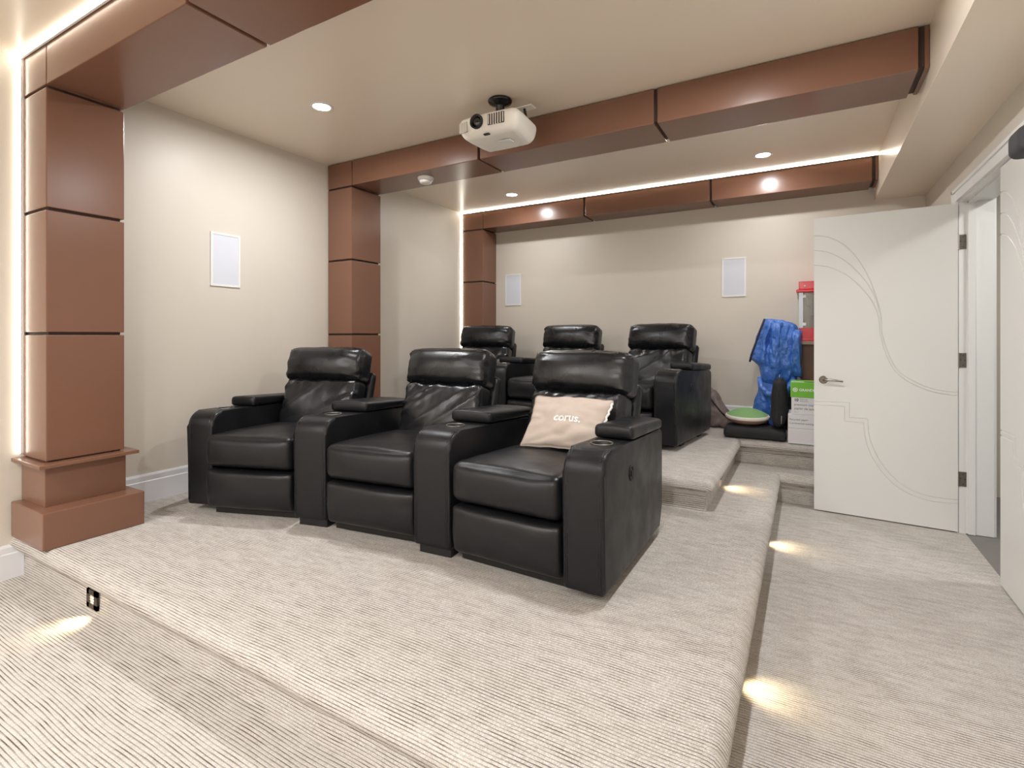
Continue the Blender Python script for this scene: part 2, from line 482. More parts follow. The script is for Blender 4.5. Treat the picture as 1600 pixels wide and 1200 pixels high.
# closed leaf: local x runs from the meeting edge (Y=3.352) towards -Y in the wall plane, face towards -X
Mc = T(RW, 3.352, 0)@RZ(-90)
d2 = door_leaf('door_2', Mc)
d2['label'] = 'white door leaf with carved lines closed in the right wall'
bm = bmesh.new(); Mh = Mc@T(.056, .035, .92)@RX(180)
lathe(bm, [(0, 0), (.026, 0), (.026, .006), (.022, .010), (0, .010)], 28, Mh@RX(90)); lathe(bm, [(.010, .008), (.010, .04), (0, .04)], 16, Mh@RX(90))
mk('door_handle', bm, dnick, d2, smooth=True)
# jamb, stop and casing as one white frame
fr = bmesh.new()
JX0, JX1 = RW-.002, RW+.165
box(fr, (JX0, DY1, 0), (JX1, DY1+.02, 2.045)); box(fr, (JX0, DY0-.02, 0), (JX1, DY0, 2.045)); box(fr, (JX0, DY0-.02, 2.04), (JX1, DY1+.02, 2.06))
box(fr, (RW+.040, DY1-.012, 0), (RW+.075, DY1, 2.04)); box(fr, (RW+.040, DY0, 0), (RW+.075, DY0+.012, 2.04)); box(fr, (RW+.040, DY0, 2.028), (RW+.075, DY1, 2.04))
jam = struct(mk('trim_1', fr, white)); jam['label'] = 'white door jamb lining the doorway'
for z in (1.793, 1.064, .332):
    hb = bmesh.new()
    box(hb, (RW-.004, DY1-.003, z-.045), (RW+.034, DY1, z+.045)); tube(hb, [(RW-.004, DY1-.005, z-.046), (RW-.004, DY1-.005, z+.046)], .006, 8)
    hg = mk('hinge', hb, nick, jam)
    sb = bmesh.new()
    for dz, dx in ((-.03, .018), (0, .027), (.03, .018), (0.004, .006)):
        lathe(sb, [(0, 0), (.0032, 0), (.0032, .001), (0, .001)], 8, T(RW+dx, DY1-.003, z+dz)@RX(90))
    mk('screw', sb, dnick, hg)
cas = bmesh.new(); cw = .068
for (y0, y1, s) in ((DY1+.008, DY1+.008+cw, 1), (DY0-.008-cw, DY0-.008, -1)):
    box(cas, (RW-.016, y0, 0), (RW+.006, y1, 2.05))
    ye = y1 if s > 0 else y0
    box(cas, (RW-.024, ye-.014, 0), (RW+.006, ye+.004, 2.12)) if s > 0 else box(cas, (RW-.024, ye-.004, 0), (RW+.006, ye+.014, 2.12))
box(cas, (RW-.016, DY0-.008-cw, 2.048), (RW+.006, DY1+.008+cw, 2.048+cw)); box(cas, (RW-.024, DY0-.012-cw, 2.104), (RW+.006, DY1+.012+cw, 2.122))
struct(mk('trim_2', cas, white))
cas2 = bmesh.new()
box(cas2, (RW+.15, DY1+.008, 0), (RW+.175, DY1+.075, 2.11)); box(cas2, (RW+.15, DY0-.075, 0), (RW+.175, DY0-.008, 2.11)); box(cas2, (RW+.15, DY0-.075, 2.048), (RW+.175, DY1+.075, 2.11))
struct(mk('trim_3', cas2, white))

# ------------------------------------------------------------------ brown columns and beams
def panel(name, a, b, parent, bev=.004): return bx(name, a, b, brown, parent, bev)
cols = [(1.043, 1.372, H1), (2.967, 3.293, H1), (4.906, BW, H2)]
seams = [2.424, 1.832, 1.226, .600]
cl = ['brown panelled column nearest the camera on the left wall', 'brown panelled column between the two rows on the left wall',
      'brown panelled column in the back left corner']
XF = -3.188
def colthing(i, y0, y1, zb):
    t = thing('column', cl[i], 'column', (LW, (y0+y1)/2, zb), group='brown panelled wall columns')
    ox, oy, oz = t.location
    def pb(name, a, b, m=brown, bev=.004, par=None):
        return bx(name, (a[0]-ox, a[1]-oy, a[2]-oz), (b[0]-ox, b[1]-oy, b[2]-oz), m, par or t, bev)
    xb = LW+.012; g = .007; yb = y1 if i < 2 else y1-.006
    pb('column_core', (LW+.002, y0+.014, zb+.30), (XF-.014, yb-.014, CE-.004), groove, 0)
    zs = [CE-.004]+seams
    for k in range(3): pb('panel', (xb, y0, seams[k+1]+g), (XF, yb, seams[k]-g))
    pb('panel', (xb, y0, seams[0]+g), (XF, yb, CE-.006))
    # foot: plinth, middle tier and ledge
    top = .600 if i < 2 else .600+.186
    e = .11 if i < 2 else .0
    zt = zb+.375
    pb('plinth', (LW+.018, y0-.05, zb), (XF+.115, (y1+.045) if i < 2 else BW-.018, zb+.175), bev=.006)
    pb('base_panel', (LW+.006, y0-.006, zb+.173), (XF+.004, (y1+.006) if i < 2 else BW-.018, zb+.372))
    pb('ledge', (LW+.004, y0-.045, zb+.371), (XF+.06, (y1+.045) if i < 2 else BW-.004, zb+.389), bev=.003)
    return t
# note: below the last seam the shaft stands on the ledge
for i, (y0, y1, zb) in enumerate(cols): colthing(i, y0, y1, zb)
bl = ['brown panelled ceiling beam above the front edge of the lower platform', 'brown panelled ceiling beam right behind the projector',
      'brown panelled ceiling beam at the back wall']
bxs = [XF-.003, -1.962, -.752, .452]
for i, (y0, y1, zb) in enumerate(cols):
    y1 = y1 if i < 2 else y1-.006
    t = thing('beam', bl[i], 'beam', (-1.5, (y0+y1)/2, 2.43), group='brown panelled ceiling beams')
    ox, oy, oz = t.location
    bx('beam_core', (XF-.02-ox, y0+.014-oy, 2.445-oz), (.484-ox, y1-.014-oy, CE-.004-oz), groove, t)
    for k in range(3):
        bx('panel', (bxs[k]+.010-ox, y0-oy, 2.43-oz), (bxs[k+1]-.010-ox, y1-oy, CE-.006-oz), brown, t, .004)
    bx('end_strip', (.466-ox, y0+.012-oy, 2.436-oz), (.483-ox, y1-.012-oy, CE-.006-oz), brown, t)

# ------------------------------------------------------------------ LED strips
def led(label, a, b, axis):
    t = thing('led_strip', label, 'light strip', a)
    a = Vector(a); b = Vector(b); d = b-a
    bm = bmesh.new(); bm2 = bmesh.new()
    if axis == 'z':
        box(bm, (0, -.009, 0), (.014, .006, d.z)); box(bm2, (0, -.012, 0), (.014, -.0085, d.z))
    else:
        box(bm, (0, -.010, -.012), (d.x, 0, 0)); box(bm2, (0, -.013, -.010), (d.x, -.0095, -.002))
    mk('backing', bm, white, t); mk('diodes', bm2, ledv if axis == 'z' else ledm, t)
led('vertical light strip glowing beside the nearest brown column', (LW+.001, 1.040, .62), (LW+.001, 1.040, CE-.006), 'z')
led('vertical light strip glowing beside the back corner column', (LW+.001, 4.903, .80), (LW+.001, 4.903, CE-.006), 'z')
led('ceiling light strip along the front of the nearest beam', (LW+.014, 1.040, CE-.001), (.48, 1.040, CE-.001), 'x')
led('ceiling light strip along the front of the back wall beam', (LW+.014, 4.903, CE-.001), (.48, 4.903, CE-.001), 'x')

# ------------------------------------------------------------------ downlights
def downlight(x, y, label, power=1.0, grp=None):
    t = thing('downlight', label, 'ceiling light', (x, y, CE), group=grp)
    bm = bmesh.new(); lathe(bm, [(.050, -.001), (.053, -.005), (.064, -.004), (.068, -.0005), (.068, .0)], 32)
    mk('trim_ring', bm, white, t, smooth=True)
    bm = bmesh.new(); lathe(bm, [(0, -.002), (.051, -.002), (.051, -.0005), (0, -.0005)], 32)
    mk('lamp', bm, lampm, t)
    ld = bpy.data.lights.new('downlight_beam', 'AREA'); ld.shape = 'DISK'; ld.size = .075; ld.energy = DOWN_W*power
    ld.color = LIGHT_COL; ld.spread = R(176)
    lo = bpy.data.objects.new('downlight_beam', ld); C.objects.link(lo); lo.parent = t; lo.location = (0, 0, -.008)
downlight(-2.61, 2.187, 'recessed round ceiling light in the bay before the projector beam')
downlight(-.30, 2.187, 'recessed round ceiling light above the rightmost front recliner')
downlight(-2.577, 4.50, 'recessed round ceiling light at the left of the back bay', .42)
downlight(-.30, 4.49, 'recessed round ceiling light at the right of the back bay', .45)
for x, sx in ((-2.6, 'left'), (-.3, 'right')):  # added out-of-view fill lamps, brightening ceiling, chairs and column fronts
    for y, sy in ((-.95, 'behind the camera'), (-2.05, 'near the front wall')): downlight(x, y, 'added unseen ceiling fill light on the %s %s' % (sx, sy), 1.9)
# hall lamp
t = thing('hall_lamp', 'flush white ceiling lamp in the hall beyond the door', 'ceiling light', (1.7, 3.6, 2.5))
bm = bmesh.new(); lathe(bm, [(0, -.06), (.12, -.055), (.16, -.02), (.16, 0), (0, 0)], 32); mk('shade', bm, white, t, smooth=True)
ld = bpy.data.lights.new('hall_lamp_beam', 'AREA'); ld.shape = 'DISK'; ld.size = .3; ld.energy = 12; ld.color = (1, .98, .95)
lo = bpy.data.objects.new('hall_lamp_beam', ld); C.objects.link(lo); lo.parent = t; lo.location = (0, 0, -.07)

# ------------------------------------------------------------------ step lights
def steplight(label, M):
    """local: face towards -Y, centred, z up"""
    t = thing('step_light', label, 'step light', M.to_translation(), group='small step lights')
    t.matrix_basis = M
    bm = bmesh.new(); w_, h_ = .048, .040
    box(bm, (-w_, -.008, h_-.022), (w_, 0, h_)); box(bm, (-w_, -.008, -h_), (w_, 0, -h_+.022))
    box(bm, (-w_, -.008, -h_), (-w_+.022, 0, h_)); box(bm, (w_-.030, -.008, -h_), (w_, 0, h_))
    mk('faceplate', bm, bronze, t)
    bx('lamp', (-.027, -.002, -.019), (.019, -.0005, .019), stepm, t)
    for k in range(3): bx('louvre', (-.027, -.007, -.012+k*.011), (.019, -.002, -.009+k*.011), bronze, t)
    ld = bpy.data.lights.new('step_beam', 'SPOT'); ld.energy = 1.9; ld.color = (1, .78, .45); ld.spot_size = R(95); ld.spot_blend = 1; ld.shadow_soft_size = .012
    lo = bpy.data.objects.new('step_beam', ld); C.objects.link(lo); lo.parent = t; lo.location = (0, -.014, 0); lo.rotation_euler = (-R(42), 0, 0)
steplight('small dark step light with louvres in the front riser below the nearest column', T(-2.69, 1.042, .072))
steplight('small dark step light in the side of the upper platform', T(P2X-.046+.002, 3.66, .312)@RZ(90))
steplight('small dark step light low on the side of the lower platform, nearer the door', T(P1X-.046+.002, 3.36, .085)@RZ(90))
steplight('small dark step light low on the side of the lower platform, nearest the camera', T(P1X-.046+.002, 1.95, .085)@RZ(90))

# ------------------------------------------------------------------ in-wall speakers
def speaker(label, M):
    t = thing('wall_speaker', label, 'speaker', group='white in-wall speakers'); t.matrix_basis = M
    W2, H2_ = .104, .182; f = .014
    bm = bmesh.new()
    box(bm, (-W2, -.008, H2_-f), (W2, 0, H2_), bev=.0); box(bm, (-W2, -.008, -H2_), (W2, 0, -H2_+f))
    box(bm, (-W2, -.008, -H2_+f), (-W2+f, 0, H2_-f)); box(bm, (W2-f, -.008, -H2_+f), (W2, 0, H2_-f))
    mk('frame', bm, white, t)
    bx('grille', (-W2+f, -.005, -H2_+f), (W2-f, -.001, H2_-f), grillem, t)
speaker('white rectangular in-wall speaker on the left wall', T(LW, 2.10, 1.735)@RZ(90))
speaker('white rectangular in-wall speaker on the back wall beside the brown corner column', T(-2.958, BW, 1.748))
speaker('white rectangular in-wall speaker on the back wall near the red machine', T(-.592, BW, 1.762))

# ------------------------------------------------------------------ smoke detector on the beam
t = thing('smoke_detector', 'round white smoke detector under the middle beam', 'smoke detector', (-2.545, 3.11, 2.43))
bm = bmesh.new(); lathe(bm, [(0, 0), (.062, 0), (.062, -.006), (.055, -.022), (.048, -.024), (0, -.024)], 36); smooth_angle(mk('base', bm, white, t))
bm = bmesh.new(); lathe(bm, [(0, -.024), (.043, -.024), (.046, -.028), (.044, -.040), (.036, -.046), (0, -.046)], 36); smooth_angle(mk('cover', bm, projw, t))

# ------------------------------------------------------------------ projector
t = thing('projector', 'white video projector hanging upside down from the ceiling', 'projector', (-1.57, 2.60, 2.415))
def pf(p, n_, P):
    q = p.copy()
    # plan: rounded lens face, belly tapering below, narrower rear
    k = (q.z+.068)/.136
    k = min(1, max(0, k)); s = 1-.13*(1-k)**1.6
    q.x *= s*(1-.10*max(0, (q.y+.05)/.2)); q.y = q.y*s if q.y > 0 else q.y*(s+.02)
    if q.y < 0: q.y -= .018*(1-(q.x/.205)**2)
    if q.z < 0: q.z -= .010*(1-(q.x/.2)**2)*(1-(q.y/.16)**2)
    return q
Mp = Matrix.Identity(4)
soft('body', (.205, .155, .060), .048, (24, 20, 14), pf, Mp, projw, t)
def fy(x, z):
    k = min(1, max(0, (z+.068)/.136)); return -.155*(1-.13*(1-k)**1.6+.02)-.018*(1-(x/.205)**2)
bm = bmesh.new(); Ml = T(-.048, fy(-.048, .008)+.002, .008)@RX(90)
lathe(bm, [(.027, 0), (.040, 0), (.041, .016), (.038, .019), (.034, .018), (.031, .004), (.027, .002)], 36, Ml)
lr = mk('lens_ring', bm, blk, t, smooth=True)
bm = bmesh.new(); lathe(bm, [(0, .016), (.010, .015), (.018, .012), (.032, .004), (.032, 0), (0, 0)], 32, Ml); mk('lens', bm, lens, lr, smooth=True)
for cx, wv, nb, mv in ((-.148, .030, 9, projw), (.075, .052, 7, projw)):
    z0, z1 = (-.034, .028) if cx < 0 else (-.026, .036)
    yv = fy(cx, .0)-.004
    vb = bmesh.new(); softbox(vb, (wv, .004, (z1-z0)/2), .0038, (10, 2, 10), None, T(cx, yv+.003, (z0+z1)/2)@RZ(math.degrees(math.atan(2*.018*cx/.205**2))))
    vp = mk('air_vent', vb, ventg if cx > 0 else mat('vent_pale', (176, 168, 154), .7), t)
    for k in range(nb):
        xx = cx-wv+2*wv*(k+.5)/nb
        q = 1-abs((xx-cx)/wv)**3*.25
        yy = fy(xx, 0)
        fin = bmesh.new(); box(fin, (xx-wv/nb*.30, yy-.006, (z0+z1)/2-(z1-z0)/2*q), (xx+wv/nb*.35, yy+.004, (z0+z1)/2+(z1-z0)/2*q)); mk('fin', fin, projw, vp)
bx('sensor_slot', (-.018, -.150, -.064), (.016, -.132, -.058), blk, t)
bx('label_plate', (.03, -.06, -.081), (.10, -.01, -.078), white, t)
bm = bmesh.new(); lathe(bm, [(0, .2195), (.070, .2195), (.074, .212), (.068, .20), (.03, .185), (.026, .18), (.026, .06), (0, .05)], 32, T(-.035, .06, 0)); mk('mount', bm, gloss, t, smooth=True)
bm = bmesh.new(); 
for a in (20, 110, 200, 290):
    tube(bm, [(-.035, .06, .115), (-.035+.14*math.cos(R(a)), .06+.10*math.sin(R(a)), .085), (-.035+.145*math.cos(R(a)), .06+.105*math.sin(R(a)), .060)], .007, 8)
mk('mount_arm', bm, blk, t, smooth=True)
bx('mount_plate', (.05, .07, .150), (.17, .13, .156), projw, t)
lathe_c = bmesh.new(); tube(lathe_c, [(.11, .10, .15), (.12, .10, .11), (.10, .10, .06)], .008, 8); mk('cable', lathe_c, blk, t, smooth=True)

# ------------------------------------------------------------------ dark object above the closed door leaf
t = thing('satellite_speaker', 'dark grey rounded speaker at the head of the closed door', 'speaker', (.768, 2.825, 1.995))
soft('cabinet', (.045, .075, .055), .03, (8, 10, 8), None, T(0, 0, 0), greyf, t)
bx('bracket', (.02, -.015, -.015), (.044, .015, .015), blk, t)

# ------------------------------------------------------------------ recliners
LEN = .875
def arm_profile(zb, zf=.568, zk=.530):
    pts = [(.006, zb+.006)]
    rr = .085
    pts.append((.0, zb+.03)); pts.append((0, zf-rr))
    for k in range(1, 9):
        a = math.pi/2*k/8
        pts.append((rr-rr*math.cos(a), zf-rr+rr*math.sin(a)))
    for k in range(1, 7): y = rr+(LEN-.03-rr)*k/6; pts.append((y, zf+(zk-zf)*(y-rr)/(LEN-rr)))
    pts += [(LEN-.008, zk-.008), (LEN, zk-.03), (LEN, zb+.10), (LEN-.05, zb)]
    pts.append((.02, zb))
    return pts
def make_arm(root, M, w0, w1, foot=False, button=0):
    """M: armrest frame (front centre, y back) in the recliner's frame"""
    zb = .038
    prof = arm_profile(zb)
    bm = bmesh.new()
    def wd(y): return (w0+(w1-w0)*y/LEN)/2
    A = [bm.verts.new((-wd(y), y, z)) for y, z in prof]; B = [bm.verts.new((wd(y), y, z)) for y, z in prof]
    n = len(prof)
    for k in range(n): bm.faces.new((A[k], A[(k+1) % n], B[(k+1) % n], B[k]))
    fa = bm.faces.new(A[::-1]); fb = bm.faces.new(B)
    bmesh.ops.bevel(bm, geom=list(set(fa.edges) | set(fb.edges)), offset=.016, segments=4, affect='EDGES', profile=.5)
    o = mk('armrest', bm, lea, root)
    bc = bmesh.new(); lathe(bc, [(0, .50), (.040, .50), (.040, .62), (0, .62)], 32, T(0, .205, 0))
    boolean_cut(o, bc); o.data.transform(M); smooth_angle(o, 40)
    # cup holder
    bm = bmesh.new(); zt = .5625
    lathe(bm, [(0, .503), (.036, .503), (.039, .51), (.039, zt+.001), (.041, zt+.004), (.047, zt+.004), (.048, zt-.002)], 32, M@T(0, .205, 0))
    mk('cup_holder', bm, blk, o, smooth=True)
    bm = bmesh.new(); tube(bm, [(.0455*math.cos(a), .205+.0455*math.sin(a), zt+.004) for a in [2*math.pi*k/32 for k in range(32)]], .0018, 6, closed=True)
    bmesh.ops.transform(bm, matrix=M, verts=bm.verts); mk('cup_rim', bm, nick, o, smooth=True)
    # lid: wedge-shaped padded
    y0, y1 = .345, LEN-.02
    def lf(p, n_, P):
        q = p.copy(); y = q.y+(y0+y1)/2; k = (y-y0)/(y1-y0)
        q.x *= (wd(y)+.004)/.1
        if q.z > 0: q.z = q.z*(1.15-.35*k)+.006*(1-(P.x/.1)**2)
        zl = .568+(.530-.568)*(y-.085)/(LEN-.085)
        return Vector((q.x, y, q.z+zl+.0285))
    soft('armrest_lid', (.1, (y1-y0)/2, .027), .019, (12, 24, 6), lf, M, lea, o)
    # double seam welts along the front and top edges
    for s in (-1, 1):
        for off in (.013, .021):
            bm = bmesh.new(); pl = [(y, z) for y, z in prof[1:15] if y < y0+.0]
            pp_ = []
            for (y, z), (dy, dz) in zip(pl, [(-1, 0)]*2+[(-math.cos(math.pi/2*k/8), math.sin(math.pi/2*k/8)) for k in range(1, 9)]+[(0, 1)]*6):
                pp_.append(M@Vector((s*(wd(y)-off), y+dy*-.0008, z-dz*.0008)))
            tube(bm, pp_, .0019, 5); mk('seam', bm, leaL, o, smooth=True)
    if foot:
        bx('foot', (-w0/2+.02, .025, 0), (w0/2-.008, .12, .042), blk, o, .003, M=M)
        bx('foot', (-w1/2+.03, LEN-.16, 0), (w1/2-.03, LEN-.07, .042), blk, o, .003, M=M)
    else:
        for yy in (.22, .66): bx('foot', (-.05, yy, 0), (.04, yy+.08, .042), blk, o, .003, M=M)
    if button:
        bm = bmesh.new(); Mb = M@T(button*(wd(.33)+.0005), .33, .425)@RY(90*button)
        Ms = Matrix.Diagonal((1.45, 1, 1, 1))
        lathe(bm, [(.018, -.002), (.022, -.002), (.023, .002), (.021, .0045), (.018, .002), (.018, -.002)], 28, Mb@Ms)
        b_ = mk('control_ring', bm, blk, o, smooth=True)
        bm = bmesh.new(); lathe(bm, [(0, .0006), (.018, .0006), (.018, -.001), (0, -.001)], 24, Mb@Ms); mk('control_plate', bm, gloss, b_)
        bm = bmesh.new(); softbox(bm, (.013, .006, .004), .003, (4, 4, 2), None, Mb@T(0, 0, .003)); mk('control_button', bm, blk, b_, smooth=True)
    return o
def ridge(v): return 1-abs(v)*2
def make_recliner(label, loc, dirdeg, arms, group, seed=0):
    root = thing('recliner', label, 'recliner', loc, R(dirdeg), group)
    Mi = root.matrix_basis.inverted() if False else (Matrix.Translation(loc)@RZ(dirdeg)).inverted()
    sd = Vector((seed*7.3, seed*3.1, seed*5.7))
    W = .268
    bx('base', (-W+.01, .07, .002), (W-.01, .80, .24), blk, root)
    # footrest panel
    def ff(p, n_, P):
        q = p.copy()
        if q.y < 0:
            q.y -= .016*(1-(P.x/W)**4)*(1-abs(P.z/.108)**3)
            q.y += .0035*noise.noise(Vector((P.x*9, P.z*22, 1))+sd)
        q.z += .003*noise.noise(Vector((P.x*6, 0, 3))+sd)
        if q.z < 0: q.y += .018*(-q.z/.108)**2
        return q
    soft('footrest', (W, .045, .108), .024, (26, 6, 14), ff, T(0, .042, .153), lea, root)
    # seat cushion with front roll
    def sf(p, n_, P):
        q = p.copy(); fx = 1-(P.x/W)**4
        if q.z > 0:
            q.z += .022*(1-(P.x/W)**2)*(1-(P.y/.31)**2)
            q.z += .0022*ridge(noise.noise(Vector((P.x*5, P.y*8, 2))+sd))
        if q.y < -.2:
            q.y -= .020*fx*(1-(P.z/.088)**2)
            q.y += .003*noise.noise(Vector((P.x*14, P.z*10, 5))+sd)
            q.z += .0
        q.z -= .012*(P.y/.31)
        return q
    soft('seat_cushion', (W, .31, .088), .040, (28, 26, 12), sf, T(0, .30, .352), lea, root)
    for off in (0, .008):
        bm = bmesh.new(); tube(bm, [(x, .004+off+.010*(x/W)**6, .424+off*.75+.020*(1-(x/W)**2)*.12+.0015*noise.noise(Vector((x*8, off, 0))+sd)) for x in [(-W+.02)+(2*W-.04)*k/30 for k in range(31)]], .0017, 5)
        mk('seam', bm, leaL, root, smooth=True)
    # dark inner mechanism visible beside the cushion
    # lower back
    lean = -19
    Mb = T(.012, .605, .375)@RX(lean)
    hb = .176
    def bf(p, n_, P):
        q = p.copy(); v = (P.z+hb)/(2*hb); u = P.x/W
        if P.y < .02:
            q.y -= .030*(1-u**4)*(math.sin(math.pi*min(1, max(0, v)))**.7)
            pk = math.exp(-(1-v)/.22)
            q.y += .015*pk*noise.noise(Vector((P.x*26, v*2.5, 1))+sd)
            d = P.x*.8+P.z*1.0
            edge = abs(u)**2
            q.y -= .024*(.35+edge)*max(0, ridge(noise.noise(Vector(((P.z-P.x*.7)*10, d*1.7, 4))+sd))-.45)
            q.y -= .006*max(0, noise.noise(Vector((P.x*6, P.z*9, 9))+sd))
        q.x *= 1+.03*(1-v)
        return q
    soft('backrest', (W, .075, hb), .035, (44, 8, 40), bf, Mb@T(0, .06, hb+.005), leaL, root)
    # head cushion
    hh = .116; W2 = .29
    def hf(p, n_, P):
        q = p.copy(); v = P.z/hh; u = P.x/W2
        if P.y < .03:
            q.y -= .048*(1-u**4)*(1-v*v*.85)
            q.y += .018*abs(u)**3*noise.noise(Vector((P.x*10, P.z*34, 2))+sd)
            q.y += .010*math.exp(-(1+v)/.25)*noise.noise(Vector((P.x*30, 0, 6))+sd)
            q.y += .004*noise.noise(Vector((P.x*6, P.z*9, 8))+sd)
        q.z += .012*(1-u*u)*(1 if v > 0 else -.2)*0.4
        q.z += .004*noise.noise(Vector((P.x*12, P.y*12, 3))+sd)
        if abs(u) > .7: q.z -= .010*(abs(u)-.7)/.3*max(0, v)
        return q
    Mh = Mb@T(0, .052, 2*hb+hh-.004)@RX(4)
    soft('head_cushion', (W2, .078, hh), .045, (44, 10, 26), hf, Mh, leaL, root)
    for s in (1, -1):
        bm = bmesh.new(); pts = []
        for k in range(21):
            z = -hh*.88+2*hh*.86*k/20
            pts.append(Mh@Vector((s*(W2-.022), -.062-.010*(1-(z/hh)**2), z)))
        tube(bm, pts, .0018, 5); mk('seam', bm, leaL, root, smooth=True)
    # back shell
    soft('back_shell', (W+.014, .035, .32), .028, (14, 4, 16), None, T(.01, .65, .385)@RX(lean)@T(0, .165, .11), lea, root)
    for (pos, adir, w0, w1, foot, btn) in arms:
        Ma = Mi@(Matrix.Translation(pos)@RZ(adir))
        make_arm(root, Ma, w0, w1, foot, btn)
    return root
g1 = 'front row recliners'
A1 = ((-3.005, 1.665, H1), 18.5, .165, .165, False, -1)
A2 = ((-2.262, 1.815, H1), 13.0, .20, .30, True, 0)
A3 = ((-1.483, 1.850, H1), 3.5, .20, .28, True, 0)
A4 = ((-.727, 1.803, H1), 0.0, .168, .168, False, 1)
S1 = ((-2.65, 1.725, H1), 18.5); S2 = ((-1.868, 1.842, H1), 7.0); S3 = ((-1.095, 1.830, H1), -2.0)
r1 = make_recliner('black leather recliner nearest the left wall in the front row', *S1, [A1, A2], g1, 1)
r2 = make_recliner('black leather recliner in the middle of the front row', *S2, [A3], g1, 2)
r3 = make_recliner('black leather recliner holding the tan pillow', *S3, [A4], g1, 3)
piv = Vector((-.642, 1.805, H1)); new = Vector((-.788, 3.70, H2))
MR = Matrix.Translation(new)@RZ(-6.4)@Matrix.Translation(-piv)
for r, l in ((r1, 'black leather recliner at the left end of the back row'), (r2, 'black leather recliner in the middle of the back row'),
             (r3, 'black leather recliner at the right end of the back row')):
    c = copy_tree(r); c['label'] = l; c['group'] = 'back row recliners'
    c.matrix_basis = MR@(Matrix.Translation(r.location)@RZ(math.degrees(r.rotation_euler.z)))

# ------------------------------------------------------------------ tan pillow with the lettering
t = thing('pillow', 'tan fleece pillow with white lettering on the front recliner', 'pillow', (-1.03, 2.245, H1+.462))
Mq = RZ(2)@RX(-31)@RY(5)@Matrix.Scale(.93, 4)@T(0, 0, .150)
def qf(p, n_, P):
    q = p.copy(); u = P.x/.205; v = P.z/.145
    k = (1-u**2)*(1-v**2)
    th = (.16+.84*max(0, k)**.45)
    q.y = q.y*th
    q.x *= 1+.05*abs(v)**2+ .05*abs(v)*abs(u); q.z *= 1+.10*abs(u)**3
    q.z -= .015*u*u*(v > 0)
    q.y += .011*ridge(noise.noise(Vector((P.x*9+P.z*6, P.z*14-P.x*5, 3))))*(1 if P.y < 0 else 0)
    q.z += .02*u
    q.z += .005*noise.noise(Vector((P.x*14, 0, 5))); q.x += .006*noise.noise(Vector((0, P.z*14, 5)))
    return q
soft('cover', (.205, .055, .145), .02, (40, 6, 30), qf, Mq, tan, t)
bm = bmesh.new()
pts = []
for k in range(25):
    v = -.9+1.75*k/24
    base = qf(Vector((.203, 0, .145*v)), None, Vector((.205, 0, .145*v)))
    pts.append(Mq@(base+Vector((.0015+.004*math.sin(k*2.1), -.004, 0))))
tube(bm, pts, .006, 6); mk('fleece_edge', bm, fringe, t, smooth=True)
def onp(co, depth=.0016):
    x, z = co.x, co.y
    P = Vector((x, -.055, z)); q = qf(P.copy(), None, P)
    return Mq@Vector((q.x, q.y-depth-co.z, q.z))
tm = put_text('corus.', .060, None, lett, t, bold=.0011, warp=lambda c: onp(Vector((c.x-.056, c.y-.012, c.z))))

# ------------------------------------------------------------------ things in the back corner
t = thing('seat_cushion_pad', 'flat black square cushion on the step under the round pillow', 'cushion', (-.366, 4.592, H2))
def cf(p, n_, P):
    q = p.copy(); u = P.x/.225; v = P.y/.15
    if q.z > 0: q.z += .012*(1-u*u)*(1-v*v)-.016*(abs(u)**4)*(abs(v)**4)
    q.x *= 1-.025*(1-abs(v)**2); q.y *= 1-.03*(1-abs(u)**2)
    q.z += .005*noise.noise(Vector((P.x*9, P.y*9, P.z*5)))
    return q
soft('pad', (.225, .150, .044), .03, (22, 22, 6), cf, T(0, 0, .047)@RZ(2), velvet, t)
bm = bmesh.new(); tube(bm, [(.215*math.cos(a)*(1/max(abs(math.cos(a)), abs(math.sin(a))))*.97, .143*math.sin(a)*(1/max(abs(math.cos(a)), abs(math.sin(a))))*.97, .05) for a in [2*math.pi*k/48 for k in range(48)]], .004, 6, closed=True)
mk('piping', bm, velvet, t, smooth=True)
t = thing('round_pillow', 'round green crocheted pillow with cream rim and brown underside', 'pillow', (-.425, 4.62, H2+.103))
Mg = RX(4)@Matrix.Diagonal((1, .92, 1, 1))
bm = bmesh.new(); lathe(bm, [(0, 0), (.10, .004), (.145, .022), (.163, .045), (.160, .052), (0, .052)], 44, Mg); mk('underside', bm, brny, t, smooth=True)
bm = bmesh.new(); lathe(bm, [(.158, .045), (.166, .050), (.168, .060), (.162, .070), (.150, .076), (.14, .07)], 44, Mg); mk('rim', bm, cream, t, smooth=True)
bm = bmesh.new()
pr = []
for k in range(26):
    rr = .156*(1-k/25); zz = .072+.050*(1-(rr/.156)**2)+.0022*math.sin(k*math.pi)
    pr.append((rr, zz+(.0022 if k % 2 else 0)))
lathe(bm, pr, 44, Mg); mk('top', bm, green, t, smooth=True)
t = thing('cushion', 'black tufted cushion standing on edge beside the boxes', 'cushion', (-.190, 4.562, H2+.10))
def uf(p, n_, P):
    q = p.copy(); u = P.y/.17; v = P.z/.19
    q.y *= .58
    q.x *= .6+.4*max(0, (1-u*u*.8)*(1-v**4*.8))
    k = 1-abs(v)**3*.18*(1 if v > 0 else .4); q.x *= k; q.y *= k
    q.x += .004*math.sin(P.z*48)*(1 if P.x > 0 else -1)*.6
    q.x += .004*noise.noise(Vector((P.x*9, P.y*18, P.z*18)))
    return q
soft('body', (.058, .17, .19), .05, (10, 18, 26), uf, T(0, 0, .197)@RY(1.5), velvet, t)
bm = bmesh.new(); tube(bm, [(.004*math.sin(k), -.172+.030*abs((k-12)/12)**3, .03+.33*k/24) for k in range(25)], .0035, 6); mk('zipper', bm, blk, t, smooth=True)
